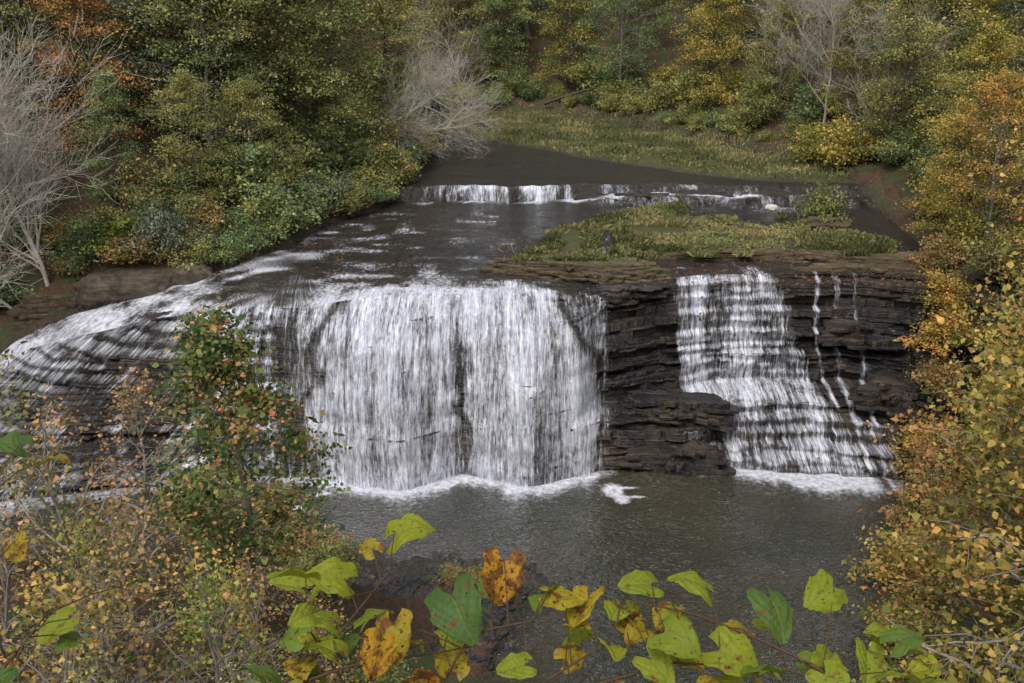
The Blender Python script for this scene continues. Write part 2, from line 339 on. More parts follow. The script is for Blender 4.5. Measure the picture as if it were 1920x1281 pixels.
def make_veil(name,x0,x1,seed,extra=0.0,shrink=1.0,smooth=10,step=0.0):
    X=np.arange(x0,x1+.01,.08);f=np.linspace(1,0,200)
    ci=np.interp(X,xs,np.arange(NC));i0=np.floor(ci).astype(int);tx=ci-i0
    YR=Yrock[:,i0]*(1-tx)+Yrock[:,np.minimum(i0+1,NC-1)]*tx
    ZR=Zg[:,i0]*(1-tx)+Zg[:,np.minimum(i0+1,NC-1)]*tx
    fi=f*(NF-1);j=np.clip(np.floor(fi).astype(int),0,NF-2);tf=(fi-j)[:,None]
    YR=YR[j]*(1-tf)+YR[j+1]*tf;ZR=ZR[j]*(1-tf)+ZR[j+1]*tf
    yw=np.empty_like(YR);yw[0]=YR[0]
    for k in range(1,len(f)):
        yw[k]=np.minimum(YR[k]-.05,yw[k-1]+.012)
    def sm(A,ax,n):
        ker=np.hanning(2*n+3)[1:-1];ker/=ker.sum()
        pd=[(0,0),(0,0)];pd[ax]=(n,n);p=np.pad(A,pd,'edge');L_=A.shape[ax]
        return sum(ker[q]*(p[q:q+L_] if ax==0 else p[:,q:q+L_]) for q in range(2*n+1))
    ys_=sm(sm(yw,1,5),0,smooth)
    push=sm(sm(np.maximum(ys_-YR+.06,0),1,4),0,4 if smooth<12 else 12)
    yw=ys_-push*(1.0 if smooth<12 else 1.8)
    yw=np.minimum(yw,YR+.02)
    if smooth>=12: yw=sm(yw,0,3)
    Fm=f[:,None]+0*X[None];Xm=X[None]+0*Fm
    Dn=dens(Xm,Fm)
    base=Dn.copy()
    Dn=Dn+.13*vn(Xm*1.3,Fm*1.5+.15*Xm,seed)*(base>.2)+.06*vn(Xm*.9,Fm*14+.9*vn(Xm*1.3,Fm*3,seed+4),seed+1)
    lw=sst(-10.5,-13,Xm);Dn=Dn+.28*lw*vn(Xm*.6+Fm*1.5,Fm*1.6,seed+8)
    dy=sm(np.abs(np.gradient(YR,axis=0)),0,2)
    Dn=Dn+(np.clip(dy*max(step,.25),-.05,.22)-.06*(step>0))*(base>.25)
    Dn=np.where(base<.04,0,Dn)
    yw=yw-extra-.05*np.clip(vn(Xm*3,Fm*5,seed+2),-.5,1)-.10*vn(Xm*.8,Fm*3,seed+7)*(extra>0)
    zw=ZR+.03
    oa=np.linspace(2.4,.1,12)[:,None]
    Xa=X[None]+0*oa;Ya=ylip(X)[None]+oa;Za=wsurf(Xa,Ya)+.035+extra*.3
    d1=dens(Xm[:1],Fm[:1])
    Da=(d1*(1.0-.16*oa)-.06*oa)+.28*vn(Xa*.9,Ya*1.3,seed+3)
    XX=np.concatenate([Xa,Xm]);YY=np.concatenate([Ya,yw]);ZZ=np.concatenate([Za,zw]);DD=np.clip(np.concatenate([Da,Dn]),0,1)
    PL=np.concatenate([np.zeros((1,len(X))),np.cumsum(np.hypot(np.diff(YY,axis=0),np.diff(ZZ,axis=0)),0)])
    PL=PL.mean(1)[:,None]+0*PL
    Vv=np.stack([XX,YY,ZZ],-1).reshape(-1,3);Fv=gridF(*XX.shape)[:,::-1]
    Fv=Fv[(DD.ravel()[Fv].max(1)>.02)&(ZZ.ravel()[Fv].min(1)>-.15)]
    u,inv=np.unique(Fv.ravel(),return_inverse=True)
    me=mesh_np(name,Vv[u],inv.reshape(-1,4),True,[Mveil])
    U=XX+seed*3.3+.40*PL*np.clip((-13-XX)/7,0,1.3)
    fattr(me,'dens',(DD*shrink).ravel()[u]);uvattr(me,np.stack([U.ravel(),PL.ravel()],-1)[u])
    return me
def fall(x0,x1,label,seed,smooth=12,step=0.,two=.85):
    o=obj('waterfall',make_veil('waterfall',x0,x1,seed,0,1,smooth,step),label=label,category='waterfall')
    if two: obj('spray_veil',make_veil('spray_veil',x0,x1,seed+50,.16,two,smooth,step),o)
fall(-34,-12.0,'wide white cascade spreading over sloping dark rock',1,3,1.3,.66)
fall(-12.0,6.4,'broad domed white waterfall dropping into the pool',2,16,0,.74)
fall(9.1,21.0,'stepped white waterfall tumbling down stair-like rock ledges',3,2,.9,0)
fall(6.4,9.1,'thin trickles running over a dark rock bench',4,2,0,0)
def ledge_fall(x0,x1,ztop,zbot,yf,dn,seed,label):
    X=np.arange(x0,x1,.1);f=np.linspace(0,1,14)[:,None];Xm=X[None]+0*f
    Y=yf(X)[None]-.05-.35*f**.6-.25*vn(Xm*.9,f,seed)-.5;Y[0]=yf(X)+.3
    Z=ztop+.04-(ztop-zbot+.05)*f**1.5
    Z=Z+0*Xm
    D=dn+.30*vn(Xm*.5,f*.5,seed)+.22*vn(Xm*2,f,seed+1)
    D=D*sst(x0,x0+1,Xm)*sst(x1,x1-1,Xm)
    me=mesh_np('small_waterfall',np.stack([Xm,Y,Z],-1).reshape(-1,3),gridF(*Xm.shape)[:,::-1],True,[Mveil])
    fattr(me,'dens',np.clip(D,0,1).ravel());uvattr(me,np.stack([Xm.ravel()*1.0,f.ravel()[:,None].repeat(len(X),1).ravel()*1.5],-1))
    obj('small_waterfall',me,label=label,category='waterfall')
ledge_fall(-7.6,5.4,10.02,9.0,ystep,.57,11,'low white curtain of water over a straight rock ledge')
ledge_fall(6.2,20,10.02,9.57,ystep,.32,12,'broken low trickle over a rock ledge')
ledge_fall(6.0,20.5,9.57,9.02,lambda x:ystep(x)-2.2+.8*vn(x*.5,3.1,9),.40,13,'broken low cascade over the lower rock step')
# ------------------------------------------------------------------ water surfaces
def water_mat(name,deep,shal,ripple,rs,st,fres,foamuv,fsc,clear=0,rot=0,lo=.36,hi=.70,ro=.12):
    m=M(name);v=m.obj()
    n=m.noise(m.mp(v,ripple,(0,0,rot)),rs,2,.5,.8);nb=m.noise(m.mp(v,ripple,(0,0,-rot*.7)),rs*2.3,2,.5,.4);big=m.noise(v,.12,3)
    col=m.mix(m.rng(big,.35,.65),deep,shal)
    h=m.math('ADD',n,m.math('MULTIPLY',nb,.35))
    h=m.math('MULTIPLY',h,m.rng(m.noise(v,.25,3),.3,.7,.45,1.3))
    nr=m.bump(h,1,st)
    d=m.n('ShaderNodeBsdfDiffuse',{'Color':col}).outputs[0]
    if clear:
        tr=m.n('ShaderNodeBsdfTransparent',{'Color':(.78,.74,.68,1)}).outputs[0]
        d=m.n('ShaderNodeMixShader',{0:clear,1:d,2:tr}).outputs[0]
    g=m.n('ShaderNodeBsdfGlossy',{'Color':(1,1,1,1),'Roughness':ro,'Normal':nr}).outputs[0]
    fr_=m.n('ShaderNodeFresnel',{'IOR':fres,'Normal':nr}).outputs[0]
    w=m.n('ShaderNodeMixShader',{0:fr_,1:d,2:g}).outputs[0]
    fo=m.attr('foam')
    fv=m.mp(m.uv(),fsc) if foamuv else m.mp(v,fsc)
    fn=m.noise(fv,1,6,.74,.5)
    fa=m.rng(m.math('ADD',fn,m.math('SUBTRACT',m.math('MULTIPLY',fo,.70),.42)),lo,hi,0,.96)
    fa=m.math('MULTIPLY',fa,m.rng(fo,0,.12))
    fd=m.n('ShaderNodeBsdfDiffuse',{'Color':m.ramp(fn,[(.3,(.52,.55,.64)),(.6,(.85,.86,.93))]),'Normal':m.bump(fn,.6,.12)}).outputs[0]
    return m.end(m.n('ShaderNodeMixShader',{0:fa,1:w,2:fd}).outputs[0])
Mriver=water_mat('shallow_river_water',(.040,.035,.030),(.060,.048,.034),(1,1.5,1),2.2,.40,1.48,True,(4.2,2.4,1),.5,.2,.28,.82)
X=np.arange(-36,29,.2);o_=np.concatenate([np.arange(0,30,.2),np.arange(30,75,.6)])
O,Xm=np.meshgrid(o_,X,indexing='ij');s=sst(0,10,O);Y=ylip(Xm)*(1-s)+54*s+O
Z=wsurf(Xm,Y)+.03*fbm(Xm*1.2,Y*1.2,3,71)+.02
ys=ystep(Xm)
dR=sdist(Xm,Y,RIV)
foam=.40*sst(2.6,0,Y-ylip(Xm))*dens(Xm,0*Xm+1.0)
foam=foam+.26*sst(-5.0,-.8,dR)*sst(70,62,Y)*sst(-9,-13,Xm)*(.8+.8*vn(Xm*.35,Y*.35,81))
foam=foam+.14*sst(-11,-17,Xm)*(.9+.9*vn(Xm*.5+Y*.2,Y*.5,82))
foam=foam+.40*np.exp(-((Xm-(-3.8-.12*(Y-54)))/2.2)**2)*sst(60,53,Y)
foam=foam+.40*sst(3,-1,Xm)*sst(77,72,Y)*(.55+.8*vn(Xm*.8,Y*1.2,19))
foam=foam+.20*np.exp(-((Xm+9-(Y-56)*.05)/2.6)**2)*sst(66,58,Y)
foam=foam+.70*np.exp(-((Y-(ys-1.2))/.7)**2)*sst(-8.5,-7,Xm)*sst(21,19,Xm)*(.75+.6*vn(Xm*.6,Y*.2,24))
foam=foam+.44*sst(-9,-2,Y-ys)*(Y<ys)*sst(3,5,Xm)*(.5+.9*vn(Xm*.6,Y*.9,23))
foam=foam+.25*np.exp(-((Y-ys-.6)/.6)**2)*sst(5,8,Xm)
foam=foam+.4*np.exp(-((Xm-(5.6+.15*(Y-60)))/.6)**2)*sst(67,65,Y)*sst(56,58,Y)
foam=foam*np.where(Y>ys+2,.0,1)
foam=np.clip(foam+.18*fbm(Xm*.4,Y*.4,3,55)*(foam>.05),0,.85)
me=mesh_np('river_water',np.stack([Xm,Y,Z],-1).reshape(-1,3),gridF(*Xm.shape),True,[Mriver]);fattr(me,'foam',foam.ravel())
bl=sst(-11,-16,Xm)*sst(64,58,Y)
uvattr(me,np.stack([(Xm*(1-bl)+(.5*Xm-.87*Y+50)*bl).ravel(),((Y)*(1-bl)+(.87*Xm+.5*Y)*bl).ravel()],-1))
obj('river_water',me,kind='structure',label='shallow brown river with white riffles above the falls',category='river')
Mpool=water_mat('pool_water',(.036,.038,.026),(.052,.047,.028),(1.0,1.9,1),2.2,.70,1.5,False,(3.4,3.4,1),0,.25,.24,.92,.05)
X=np.arange(-40,32,.2);Yv=np.arange(12,56,.15);Ym,Xm=np.meshgrid(Yv,X,indexing='ij')
ybm=ytab(Xm,np.zeros_like(Xm));dd=ybm-Ym
ld=dens(Xm,0*Xm+.02)
foam=.95*np.exp(-np.maximum(dd-.25-.3*vn(Xm*1.1,Ym*0,91)-.3*vn(Xm*3.5,Ym*0,92),0)/(.3+.9*ld**2))*np.clip(ld*1.5,0,1.0)
foam=foam+.34*np.exp(-np.maximum(dd,0)/2.6)*(ld>.5)*(.8+.6*vn(Xm*.4,Ym*.6,93))
for (fx,fy,rx,ry) in [(5.3,46.6,.55,.8),(5.7,45.6,.4,.5),(5.9,46.9,.9,.15),(-11.2,44.6,.9,.5),(-10,46.2,.5,.25),(6.5,45.9,.5,.15)]:
    foam=foam+1.1*np.exp(-(((Xm-fx)/rx)**2+((Ym-fy)/ry)**2)**1.5)
foam=foam+.5*sst(32,28,Ym)*sst(2.5,0,np.abs(Xm-1))
foam=foam*(1+.35*fbm(Xm*.7,Ym*.7,3,66))
me=mesh_np('pool_water',np.stack([Xm,Ym,0*Xm],-1).reshape(-1,3),gridF(*Xm.shape),True,[Mpool]);fattr(me,'foam',np.clip(foam,0,1).ravel())
obj('pool_water',me,kind='structure',label='rippled olive plunge pool with foam at its far edge',category='water')
# ------------------------------------------------------------------ rock ledges
m=M('dry_brown_shale');v=m.obj()
st=m.noise(m.mp(v,(.5,.5,9)),1.8,6,.7,.3);n2=m.noise(v,4,6,.7)
up=m.n('ShaderNodeSeparateXYZ',{0:m.n('ShaderNodeNewGeometry').outputs['Normal']}).outputs[2]
base=m.ramp(st,[(.3,(.035,.027,.02)),(.5,(.15,.105,.07)),(.75,(.32,.23,.155))])
base=m.mix(m.rng(n2,.52,.64),base,(.05,.04,.03))
base=m.mix(m.math('MULTIPLY',m.rng(up,.6,.9),m.rng(m.noise(v,1.3,5,.7),.44,.56)),base,(.09,.095,.035));base=m.mix(m.rng(m.noise(v,11,2),.66,.72),base,(.26,.12,.055))
Mslab=m.end(m.pr(base,.75,m.bump(m.math('ADD',st,n2),.9,.15),.3))
def rock_ledge(outline,z0,z1,n,seed,label,back=.25,mat=None):
    pts=[]
    k=len(outline)
    for i in range(k):
        a=np.array(outline[i],float);b=np.array(outline[(i+1)%k],float);q=max(2,int(np.hypot(*(b-a))/.12))
        for t in range(q):pts.append(a+(b-a)*t/q)
    P=np.array(pts);cen=P.mean(0);N=len(P)
    Vs=[];Fs=[];zz=z0
    th_=np.random.RandomState(seed).uniform(.6,1.4,n);th_*=(z1-z0)/th_.sum()
    for l in range(n):
        th=th_[l]
        D=P-cen;rr_=np.hypot(D[:,0],D[:,1])[:,None]
        jag=(hsh(np.floor(P[:,0]*1.4+l*3.3),np.floor(P[:,1]*.8)+l,seed)-.5)*.7+(hsh(np.floor(P[:,0]*3.1+l*3.3),np.floor(P[:,1]*.8)+l,seed+9)-.5)*.35
        o=-back*l*.6+.50*vn(P[:,0]*.6,P[:,1]*.6+l*9,seed)+.2*vn(P[:,0]*2.2,P[:,1]*2.2+l*5,seed+1)+.10*vn(P[:,0]*7,P[:,1]*7+l*3,seed+2)+jag
        Q=cen+D*(1+np.clip(o[:,None]/np.maximum(rr_,.5),-.5,.4))
        b0=sum(len(a) for a in Vs)
        tilt=.06*vn(Q[:,0]*.3,Q[:,1]*.3,seed+5)
        lo=np.column_stack([cen+(Q-cen)*.985,np.full(N,zz)+tilt]);upv=np.column_stack([Q,np.full(N,zz+th*.85)+tilt])
        inn=np.column_stack([cen+(Q-cen)*.96,np.full(N,zz+th*1.0)+tilt])
        ic=np.column_stack([cen+(Q-cen)*.6,np.full(N,zz+th*1.02)+.07*vn(Q[:,0]*2,Q[:,1]*2,seed+6)])
        cc_=np.array([[cen[0],cen[1],zz+th]])
        Vs+= [lo,upv,inn,ic,np.repeat(cc_,N,0)]
        i=np.arange(N);j=(i+1)%N
        for a in range(4):
            Fs.append(np.stack([b0+a*N+i,b0+a*N+j,b0+(a+1)*N+j,b0+(a+1)*N+i],1))
        zz+=th
    me=mesh_np('rock_ledge',np.concatenate(Vs),np.concatenate(Fs),False,[mat or Mslab])
    return obj('rock_ledge',me,label=label,category='rock')
rock_ledge([(-2.4,57.4),(0,55.9),(3,54.8),(6,54.2),(9.2,55.6),(9.3,57.6),(5,58.6),(1,58.8)],8.6,9.75,7,1,'brown layered stone slab jutting between two falls',.40)
rock_ledge([(4.0,53.2),(6,52.7),(9.0,54.3),(9.3,56),(5,55.5)],8.3,8.95,4,41,'dark layered stone slab at the cliff top',.1,Mcliff)
rock_ledge([(9.5,59.6),(13,60),(16,59.4),(20,58.9),(25.5,57.4),(26,60),(18,60.8),(12,61.2)],8.8,9.45,5,2,'long low stone ledge with grassy top',.25)
rock_ledge([(16.3,57.2),(20,56.7),(25,56.3),(26,58),(20,58.2),(17,58.0)],8.6,9.2,4,3,'flat brown stone ledge above the dark cliff',.25)
rock_ledge([(1.4,59.4),(4.6,58.9),(5.0,60.3),(3,61.2),(1.4,60.8)],8.8,9.3,4,23,'flat mossy stone ledge at the island edge',.25)
rock_ledge([(20,68.6),(23,68),(24,69.4),(21,70)],8.9,9.5,3,4,'small flat rocks in the shallow water',.3)
rock_ledge([(7.5,76.6),(11,76.0),(12.5,77.0),(9,77.8)],8.9,9.75,4,6,'wet brown rock in the broken ledge',.2,Mcliff)
rock_ledge([(15,77.2),(18,76.4),(19,77.6),(16,78.2)],8.9,9.75,4,7,'flat wet rock shelf among broken riffles',.2,Mcliff)
rock_ledge([(6.0,50.0),(9,49.2),(12.2,49.3),(12,51),(8,52.4),(6,51.6)],2.2,3.75,7,16,'dark wet stepped rock bench below the cliff',.12,Mcliff)
rock_ledge([(6.4,48.6),(9,48.2),(11.6,48.4),(11.4,49.8),(6.6,49.8)],-.3,1.5,6,18,'dark low rock shelf rising from the pool edge',.12,Mcliff)
rock_ledge([(19,51.0),(22,49.8),(24,50.2),(23,52.5),(20,53)],2.8,4.3,6,17,'dark stepped rock shelf beside the cascade',.25,Mcliff)
rock_ledge([(17.6,54.0),(20,53.6),(22.5,53.4),(23,55.5),(18,55.6)],5.4,6.6,6,19,'dark projecting rock shelf on the cliff face',.2,Mcliff)
rock_ledge([(-29,54.6),(-24,55.2),(-18,57.0),(-17,58.8),(-22,58.6),(-29,57.5)],6.2,7.9,6,29,'low brown rock ledge along the cascade bank',.3)
def ell_rock(name,loc,size,seed,mat,label,rot=0):
    nu,nv=60,36
    th=np.linspace(0,np.pi,nv)[:,None];ph=np.linspace(0,2*np.pi,nu+1)[:-1][None]
    x=np.sin(th)*np.cos(ph);y=np.sin(th)*np.sin(ph);z=np.cos(th)+0*ph
    sgn=lambda a,p:np.sign(a)*np.abs(a)**p
    r=1+.34*fbm(x*1.5+seed,y*1.5+z*1.3,6,seed)
    x,y,z=[sgn(a,.7)*r for a in (x,y,z)]
    z=np.round(z*3.3+.3*x)/3.3*.4+z*.6
    V_=np.stack([x*size[0],y*size[1],z*size[2]],-1).reshape(-1,3)
    i=np.arange(nv-1)[:,None]*nu+np.arange(nu)[None];j=np.arange(nv-1)[:,None]*nu+(np.arange(nu)[None]+1)%nu
    F_=np.stack([i,i+nu,j+nu,j],-1).reshape(-1,4)
    o=obj(name,mesh_np(name,V_,F_,False,[mat]),label=label,category='rock');o.location=loc;o.rotation_euler[2]=rot;return o
m=M('brown_boulder');v=m.obj();n2=m.noise(v,1.2,7,.7)
Mboul=m.end(m.pr(m.ramp(n2,[(.3,(.05,.043,.035)),(.5,(.15,.12,.09)),(.7,(.27,.22,.165))]),.85,m.bump(m.noise(v,2.5,8,.75),1,.35),.3))
m=M('pale_stone');Mpale=m.end(m.pr((.7,.64,.56),.8,m.bump(m.noise(m.obj(),6,5),.6,.1)))
ell_rock('boulder',(-22.8,56.6,8.1),(2.7,1.5,1.05),2,Mboul,'large rounded brown boulder beside the cascade',.2)
ell_rock('boulder',(-19.3,57.6,8.6),(1.2,1.0,.8),5,Mboul,'smaller brown boulder beside the cascade',.5)
ell_rock('pale_rock',(19.6,74.2,9.2),(.5,.35,.22),9,Mpale,'single whitish stone lying in the shallows')
def rubble(name,pts,smin,smax,seed,mat,label):
    R=np.random.RandomState(seed)
    t=(1+5**.5)/2
    b=np.array([(-1,t,0),(1,t,0),(-1,-t,0),(1,-t,0),(0,-1,t),(0,1,t),(0,-1,-t),(0,1,-t),(t,0,-1),(t,0,1),(-t,0,-1),(-t,0,1)])/1.9
    f=np.array([(0,11,5),(0,5,1),(0,1,7),(0,7,10),(0,10,11),(1,5,9),(5,11,4),(11,10,2),(10,7,6),(7,1,8),(3,9,4),(3,4,2),(3,2,6),(3,6,8),(3,8,9),(4,9,5),(2,4,11),(6,2,10),(8,6,7),(9,8,1)])
    Vs=[];Fs=[]
    for i,p in enumerate(pts):
        s_=R.uniform(smin,smax);a=R.uniform(0,6.28)
        q=b*R.uniform(.7,1.2,(12,1))*s_*np.array([R.uniform(.8,1.6),R.uniform(.7,1.1),R.uniform(.4,.7)])
        q=q@np.array([[math.cos(a),-math.sin(a),0],[math.sin(a),math.cos(a),0],[0,0,1]])
        Vs.append(q+p);Fs.append(f+12*i)
    obj(name,mesh_np(name,np.concatenate(Vs),np.concatenate(Fs),False,[mat]),kind='stuff',label=label,category='stones')
R=np.random.RandomState(5)
px=R.uniform(-8,2,2600);py=R.uniform(32,41,2600);h=h_lower(px,py);d=sdist(px,py,POOL)
k=(d<3.2)&(d>-1.1)&(R.rand(2600)<.8);rubble('gravel_stones',np.column_stack([px,py,np.maximum(h,-.05)])[k],.04,.24,2,Mcliff,'dark wet stones on a gravel bar at the water')
# ------------------------------------------------------------------ vegetation generators
def tube(P,r,n=5):
    P=np.asarray(P,float);r=np.asarray(r,float);k=len(P)
    T=np.gradient(P,axis=0);T/=np.linalg.norm(T,axis=1)[:,None]+1e-9
    ref=np.where(np.abs(T[:,2:3])>.9,np.array([[1,0,0]]),np.array([[0,0,1]]))
    A=np.cross(T,ref);A/=np.linalg.norm(A,axis=1)[:,None]+1e-9;B=np.cross(T,A)
    a=np.arange(n)*2*np.pi/n
    V_=P[:,None]+r[:,None,None]*(np.cos(a)[None,:,None]*A[:,None]+np.sin(a)[None,:,None]*B[:,None])
    i=np.arange(k-1)[:,None]*n+np.arange(n)[None];j=np.arange(k-1)[:,None]*n+(np.arange(n)[None]+1)%n
    return V_.reshape(-1,3),np.stack([i,j,j+n,i+n],-1).reshape(-1,4)
class Geo:
    def __init__(s):s.V=[];s.F=[];s.n=0
    def add(s,V_,F_):s.V.append(V_);s.F.append(F_+s.n);s.n+=len(V_)
    def get(s):return np.concatenate(s.V),np.concatenate(s.F)
DIA=np.array([(0,-.5,0),(.32,-.05,.05),(0,.5,0),(-.32,-.05,.05)])
MAP=np.array([(0,-.45,0),(.40,-.18,.06),(.28,.14,.03),(0,.55,-.04),(-.28,.14,.03),(-.40,-.18,.06)])
def leaves(C,size,R,tmpl=DIA,up=.7,tint=None):
    n=len(C);N=R.normal(size=(n,3))*up;N[:,2]+=1;N/=np.linalg.norm(N,axis=1)[:,None]
    a=R.normal(size=(n,3));U=np.cross(N,a);U/=np.linalg.norm(U,axis=1)[:,None]+1e-9;W=np.cross(N,U)
    s_=size*R.lognormal(0,.3,n)[:,None,None]
    t=tmpl[None]
    V_=C[:,None]+s_*(t[...,0:1]*U[:,None]+t[...,1:2]*W[:,None]+t[...,2:3]*N[:,None])
    k=len(tmpl)
    return V_.reshape(-1,3),np.arange(n*k).reshape(n,k)
def tree_geo(seed,H,Rr,hb,npr,elev=.45,droop=.25,nleaf=70,ls=.2,cr=.55,flat=.45,tmpl=DIA,sec=4,prof='b',up=.7,rt=None,lean=0,gap=.12,tw=1.0):
    R=np.random.RandomState(seed);g=Geo()
    z=np.linspace(0,H,10);w=np.cumsum(R.normal(size=(10,2))*H*.014,0);w[0]=0;w[:,0]+=lean*(z/H)**1.5*H
    TP=np.column_stack([w,z]);r0=rt or H*.012
    TR=r0*(1-.88*(z/H))+.0;TR[0]*=1.35
    g.add(*tube(TP,TR,8));C=[]
    for i in range(npr):
        u=(i+R.rand())/npr;f=hb+(1-hb)*u
        b=np.array([np.interp(f*H,z,TP[:,q]) for q in range(3)])
        if prof=='b':pf=(.55+.45*math.sin(math.pi*min(u*1.05+.12,1)))*(1-u**5*.7)
        elif prof=='c':pf=(1-u)**.7+.06
        else:pf=.8
        L=Rr*pf*R.uniform(.45,1.3);az=i*2.4+R.normal()*.5
        e=elev+R.normal()*.2+.5*u*(prof=='b')
        t=np.linspace(0,1,6)
        hx=np.array([math.cos(az),math.sin(az),0]);sd=np.array([-hx[1],hx[0],0])
        P=b+hx*(t*L*math.cos(e))[:,None]+np.array([0,0,1])*(L*(math.sin(e)*t-droop*t*t))[:,None]+sd*(R.normal()*.15*L*t*t)[:,None]+R.normal(size=(6,3))*.03*L*t[:,None]
        rb=r0*(1-.8*f)*.42*tw
        g.add(*tube(P,rb*(1-.8*t),5))
        C.append(P[-1]);C.append(P[-2])
        for j in range(sec):
            tt=R.uniform(.25,.98);q=np.array([np.interp(tt,t,P[:,a]) for a in range(3)])
            a2=az+R.choice([-1,1])*R.uniform(.4,1.2);l2=L*.42*(1.25-tt)+.25
            d2=np.array([math.cos(a2),math.sin(a2),R.normal()*.3+.15-droop*.6])
            P2=q+d2*np.linspace(0,l2,4)[:,None]+R.normal(size=(4,3))*.04*l2
            g.add(*tube(P2,rb*.45*np.linspace(1-.7*tt,.2,4),3))
            C.append(P2[2]);C.append(P2[3])
    C=np.array(C);C=C[R.rand(len(C))>gap]
    ct=R.rand(len(C));cs=R.uniform(.5,1.35,len(C))
    nn=(nleaf*cs**1.5).astype(int)
    idx=np.repeat(np.arange(len(C)),nn)
    off_=R.normal(size=(len(idx),3))*np.array([cr,cr,cr*flat])*cs[idx][:,None]
    off_[:,2]-=.25*(off_[:,0]**2+off_[:,1]**2)/cr*.6
    P=C[idx]+off_
    LV,LF=leaves(P,ls,R,tmpl,up)
    tint=np.clip(.55*ct[idx]+.45*R.rand(len(idx)),0,1)
    tv,tf=g.get()
    return tv,tf,LV,LF,tint
def bare_geo(seed,H,spread=.6,levels=4,kids=(9,5,5,4),r0=.14,lean=0,rmin=.009):
    R=np.random.RandomState(seed);g=Geo()
    def br(p,d,L,r,lv):
        n=7 if lv<2 else 4
        P=[p];dd=d.copy()
        for i in range(n-1):
            dd=dd+R.normal(size=3)*(.15 if lv else .08);dd[2]+=.04*lv*.6;dd/=np.linalg.norm(dd);P.append(P[-1]+dd*L/(n-1))
        P=np.array(P);g.add(*tube(P,r*np.linspace(1,.35 if lv<3 else .4,n),6 if lv<1 else (4 if lv<2 else 3)))
        if lv>=levels:return
        for k_ in range(kids[lv] if lv<len(kids) else 3):
            t=R.uniform(.05 if lv==0 else .2,1.0);i=t*(n-1);a=int(min(i,n-2));q=P[a]+(P[a+1]-P[a])*(i-a)
            T=P[a+1]-P[a];T/=np.linalg.norm(T)
            s_=R.normal(size=3);s_-=T*s_.dot(T);s_/=np.linalg.norm(s_)
            nd=T*math.cos(spread)+s_*math.sin(spread)*R.uniform(.7,1.3);nd/=np.linalg.norm(nd)
            br(q,nd,L*R.uniform(.45,.8)*(1.1-.35*t),max(r*.46*(1.1-.5*t),rmin),lv+1)
    d=np.array([lean,0,1.]);d/=np.linalg.norm(d)
    br(np.zeros(3),d,H*.58,r0,0)
    return g.get()
def crown_mesh(name,LV,LF,tint,mat):
    me=mesh_np(name,LV,LF,False,[mat]);fattr(me,'tint',tint,'FACE');return me
def proto(name,mat,barkm,**kw):
    tv,tf,LV,LF,t=tree_geo(**kw)
    return (mesh_np(name+'_trunk',tv,tf,True,[barkm]),crown_mesh(name+'_crown',LV,LF,t,mat))
def place(p,name,loc,s=1,rz=None,mat=None,label='',cat='tree',group=None,tilt=(0,0),sz=None):
    e=bpy.data.objects.new(name,None);COL.objects.link(e);e.empty_display_size=.5
    e.location=loc;e.rotation_euler=(tilt[0],tilt[1],rnd.uniform(0,6.28) if rz is None else rz);e.scale=(s,s,sz or s)
    e['label']=label;e['category']=cat
    if group:e['group']=group
    t=obj('trunk',p[0],e)
    if p[1] is not None:
        c_=obj('crown',p[1],e)
        if mat is not None:
            c_.material_slots[0].link='OBJECT';c_.material_slots[0].material=mat
    return e
PB=[proto('broadleaf',L_olive,[B_dark,B_grey,B_dark][i],seed=10+i,H=18,Rr=[5.6,6.6,5.0][i],hb=[.10,.2,.08][i],npr=[44,40,50][i],nleaf=54,ls=.19,cr=.68,flat=.30,gap=.28) for i in range(3)]
PB2=[proto('broadleaf_far',L_olive,[B_dark,B_grey][i],seed=20+i,H=18,Rr=5.2,hb=.22,npr=36,nleaf=34,ls=.28,cr=.7,flat=.35,gap=.2) for i in range(2)]
PH=[proto('hemlock',L_hem,B_dark,seed=30+i,H=20,Rr=4.8,hb=.12,npr=62,elev=.05,droop=.35,nleaf=46,ls=.17,cr=.55,flat=.25,prof='c',up=.9,sec=4) for i in range(2)]
PM=[proto('maple',L_rust,B_pale,seed=40+i,H=9,Rr=[2.9,3.3][i],hb=.12,npr=30,elev=.7,droop=.15,nleaf=8,ls=.12,cr=.32,flat=.8,tmpl=MAP,sec=6,up=1.1,gap=.48,tw=1.9) for i in range(2)]
PG=proto('maple_green',L_gr,B_grey,seed=50,H=12,Rr=2.2,hb=.35,npr=40,elev=.6,droop=.15,nleaf=24,ls=.13,cr=.32,flat=.6,tmpl=MAP,sec=5,up=1.0,gap=.22)
PR=[proto('maple_near',L_yell,B_pale,seed=60+i,H=14,Rr=3.6,hb=.2,npr=44,elev=.5,droop=.3,nleaf=17,ls=.125,cr=.42,flat=.5,tmpl=MAP,sec=6,up=1.0,gap=.28,tw=1.3) for i in range(3)]
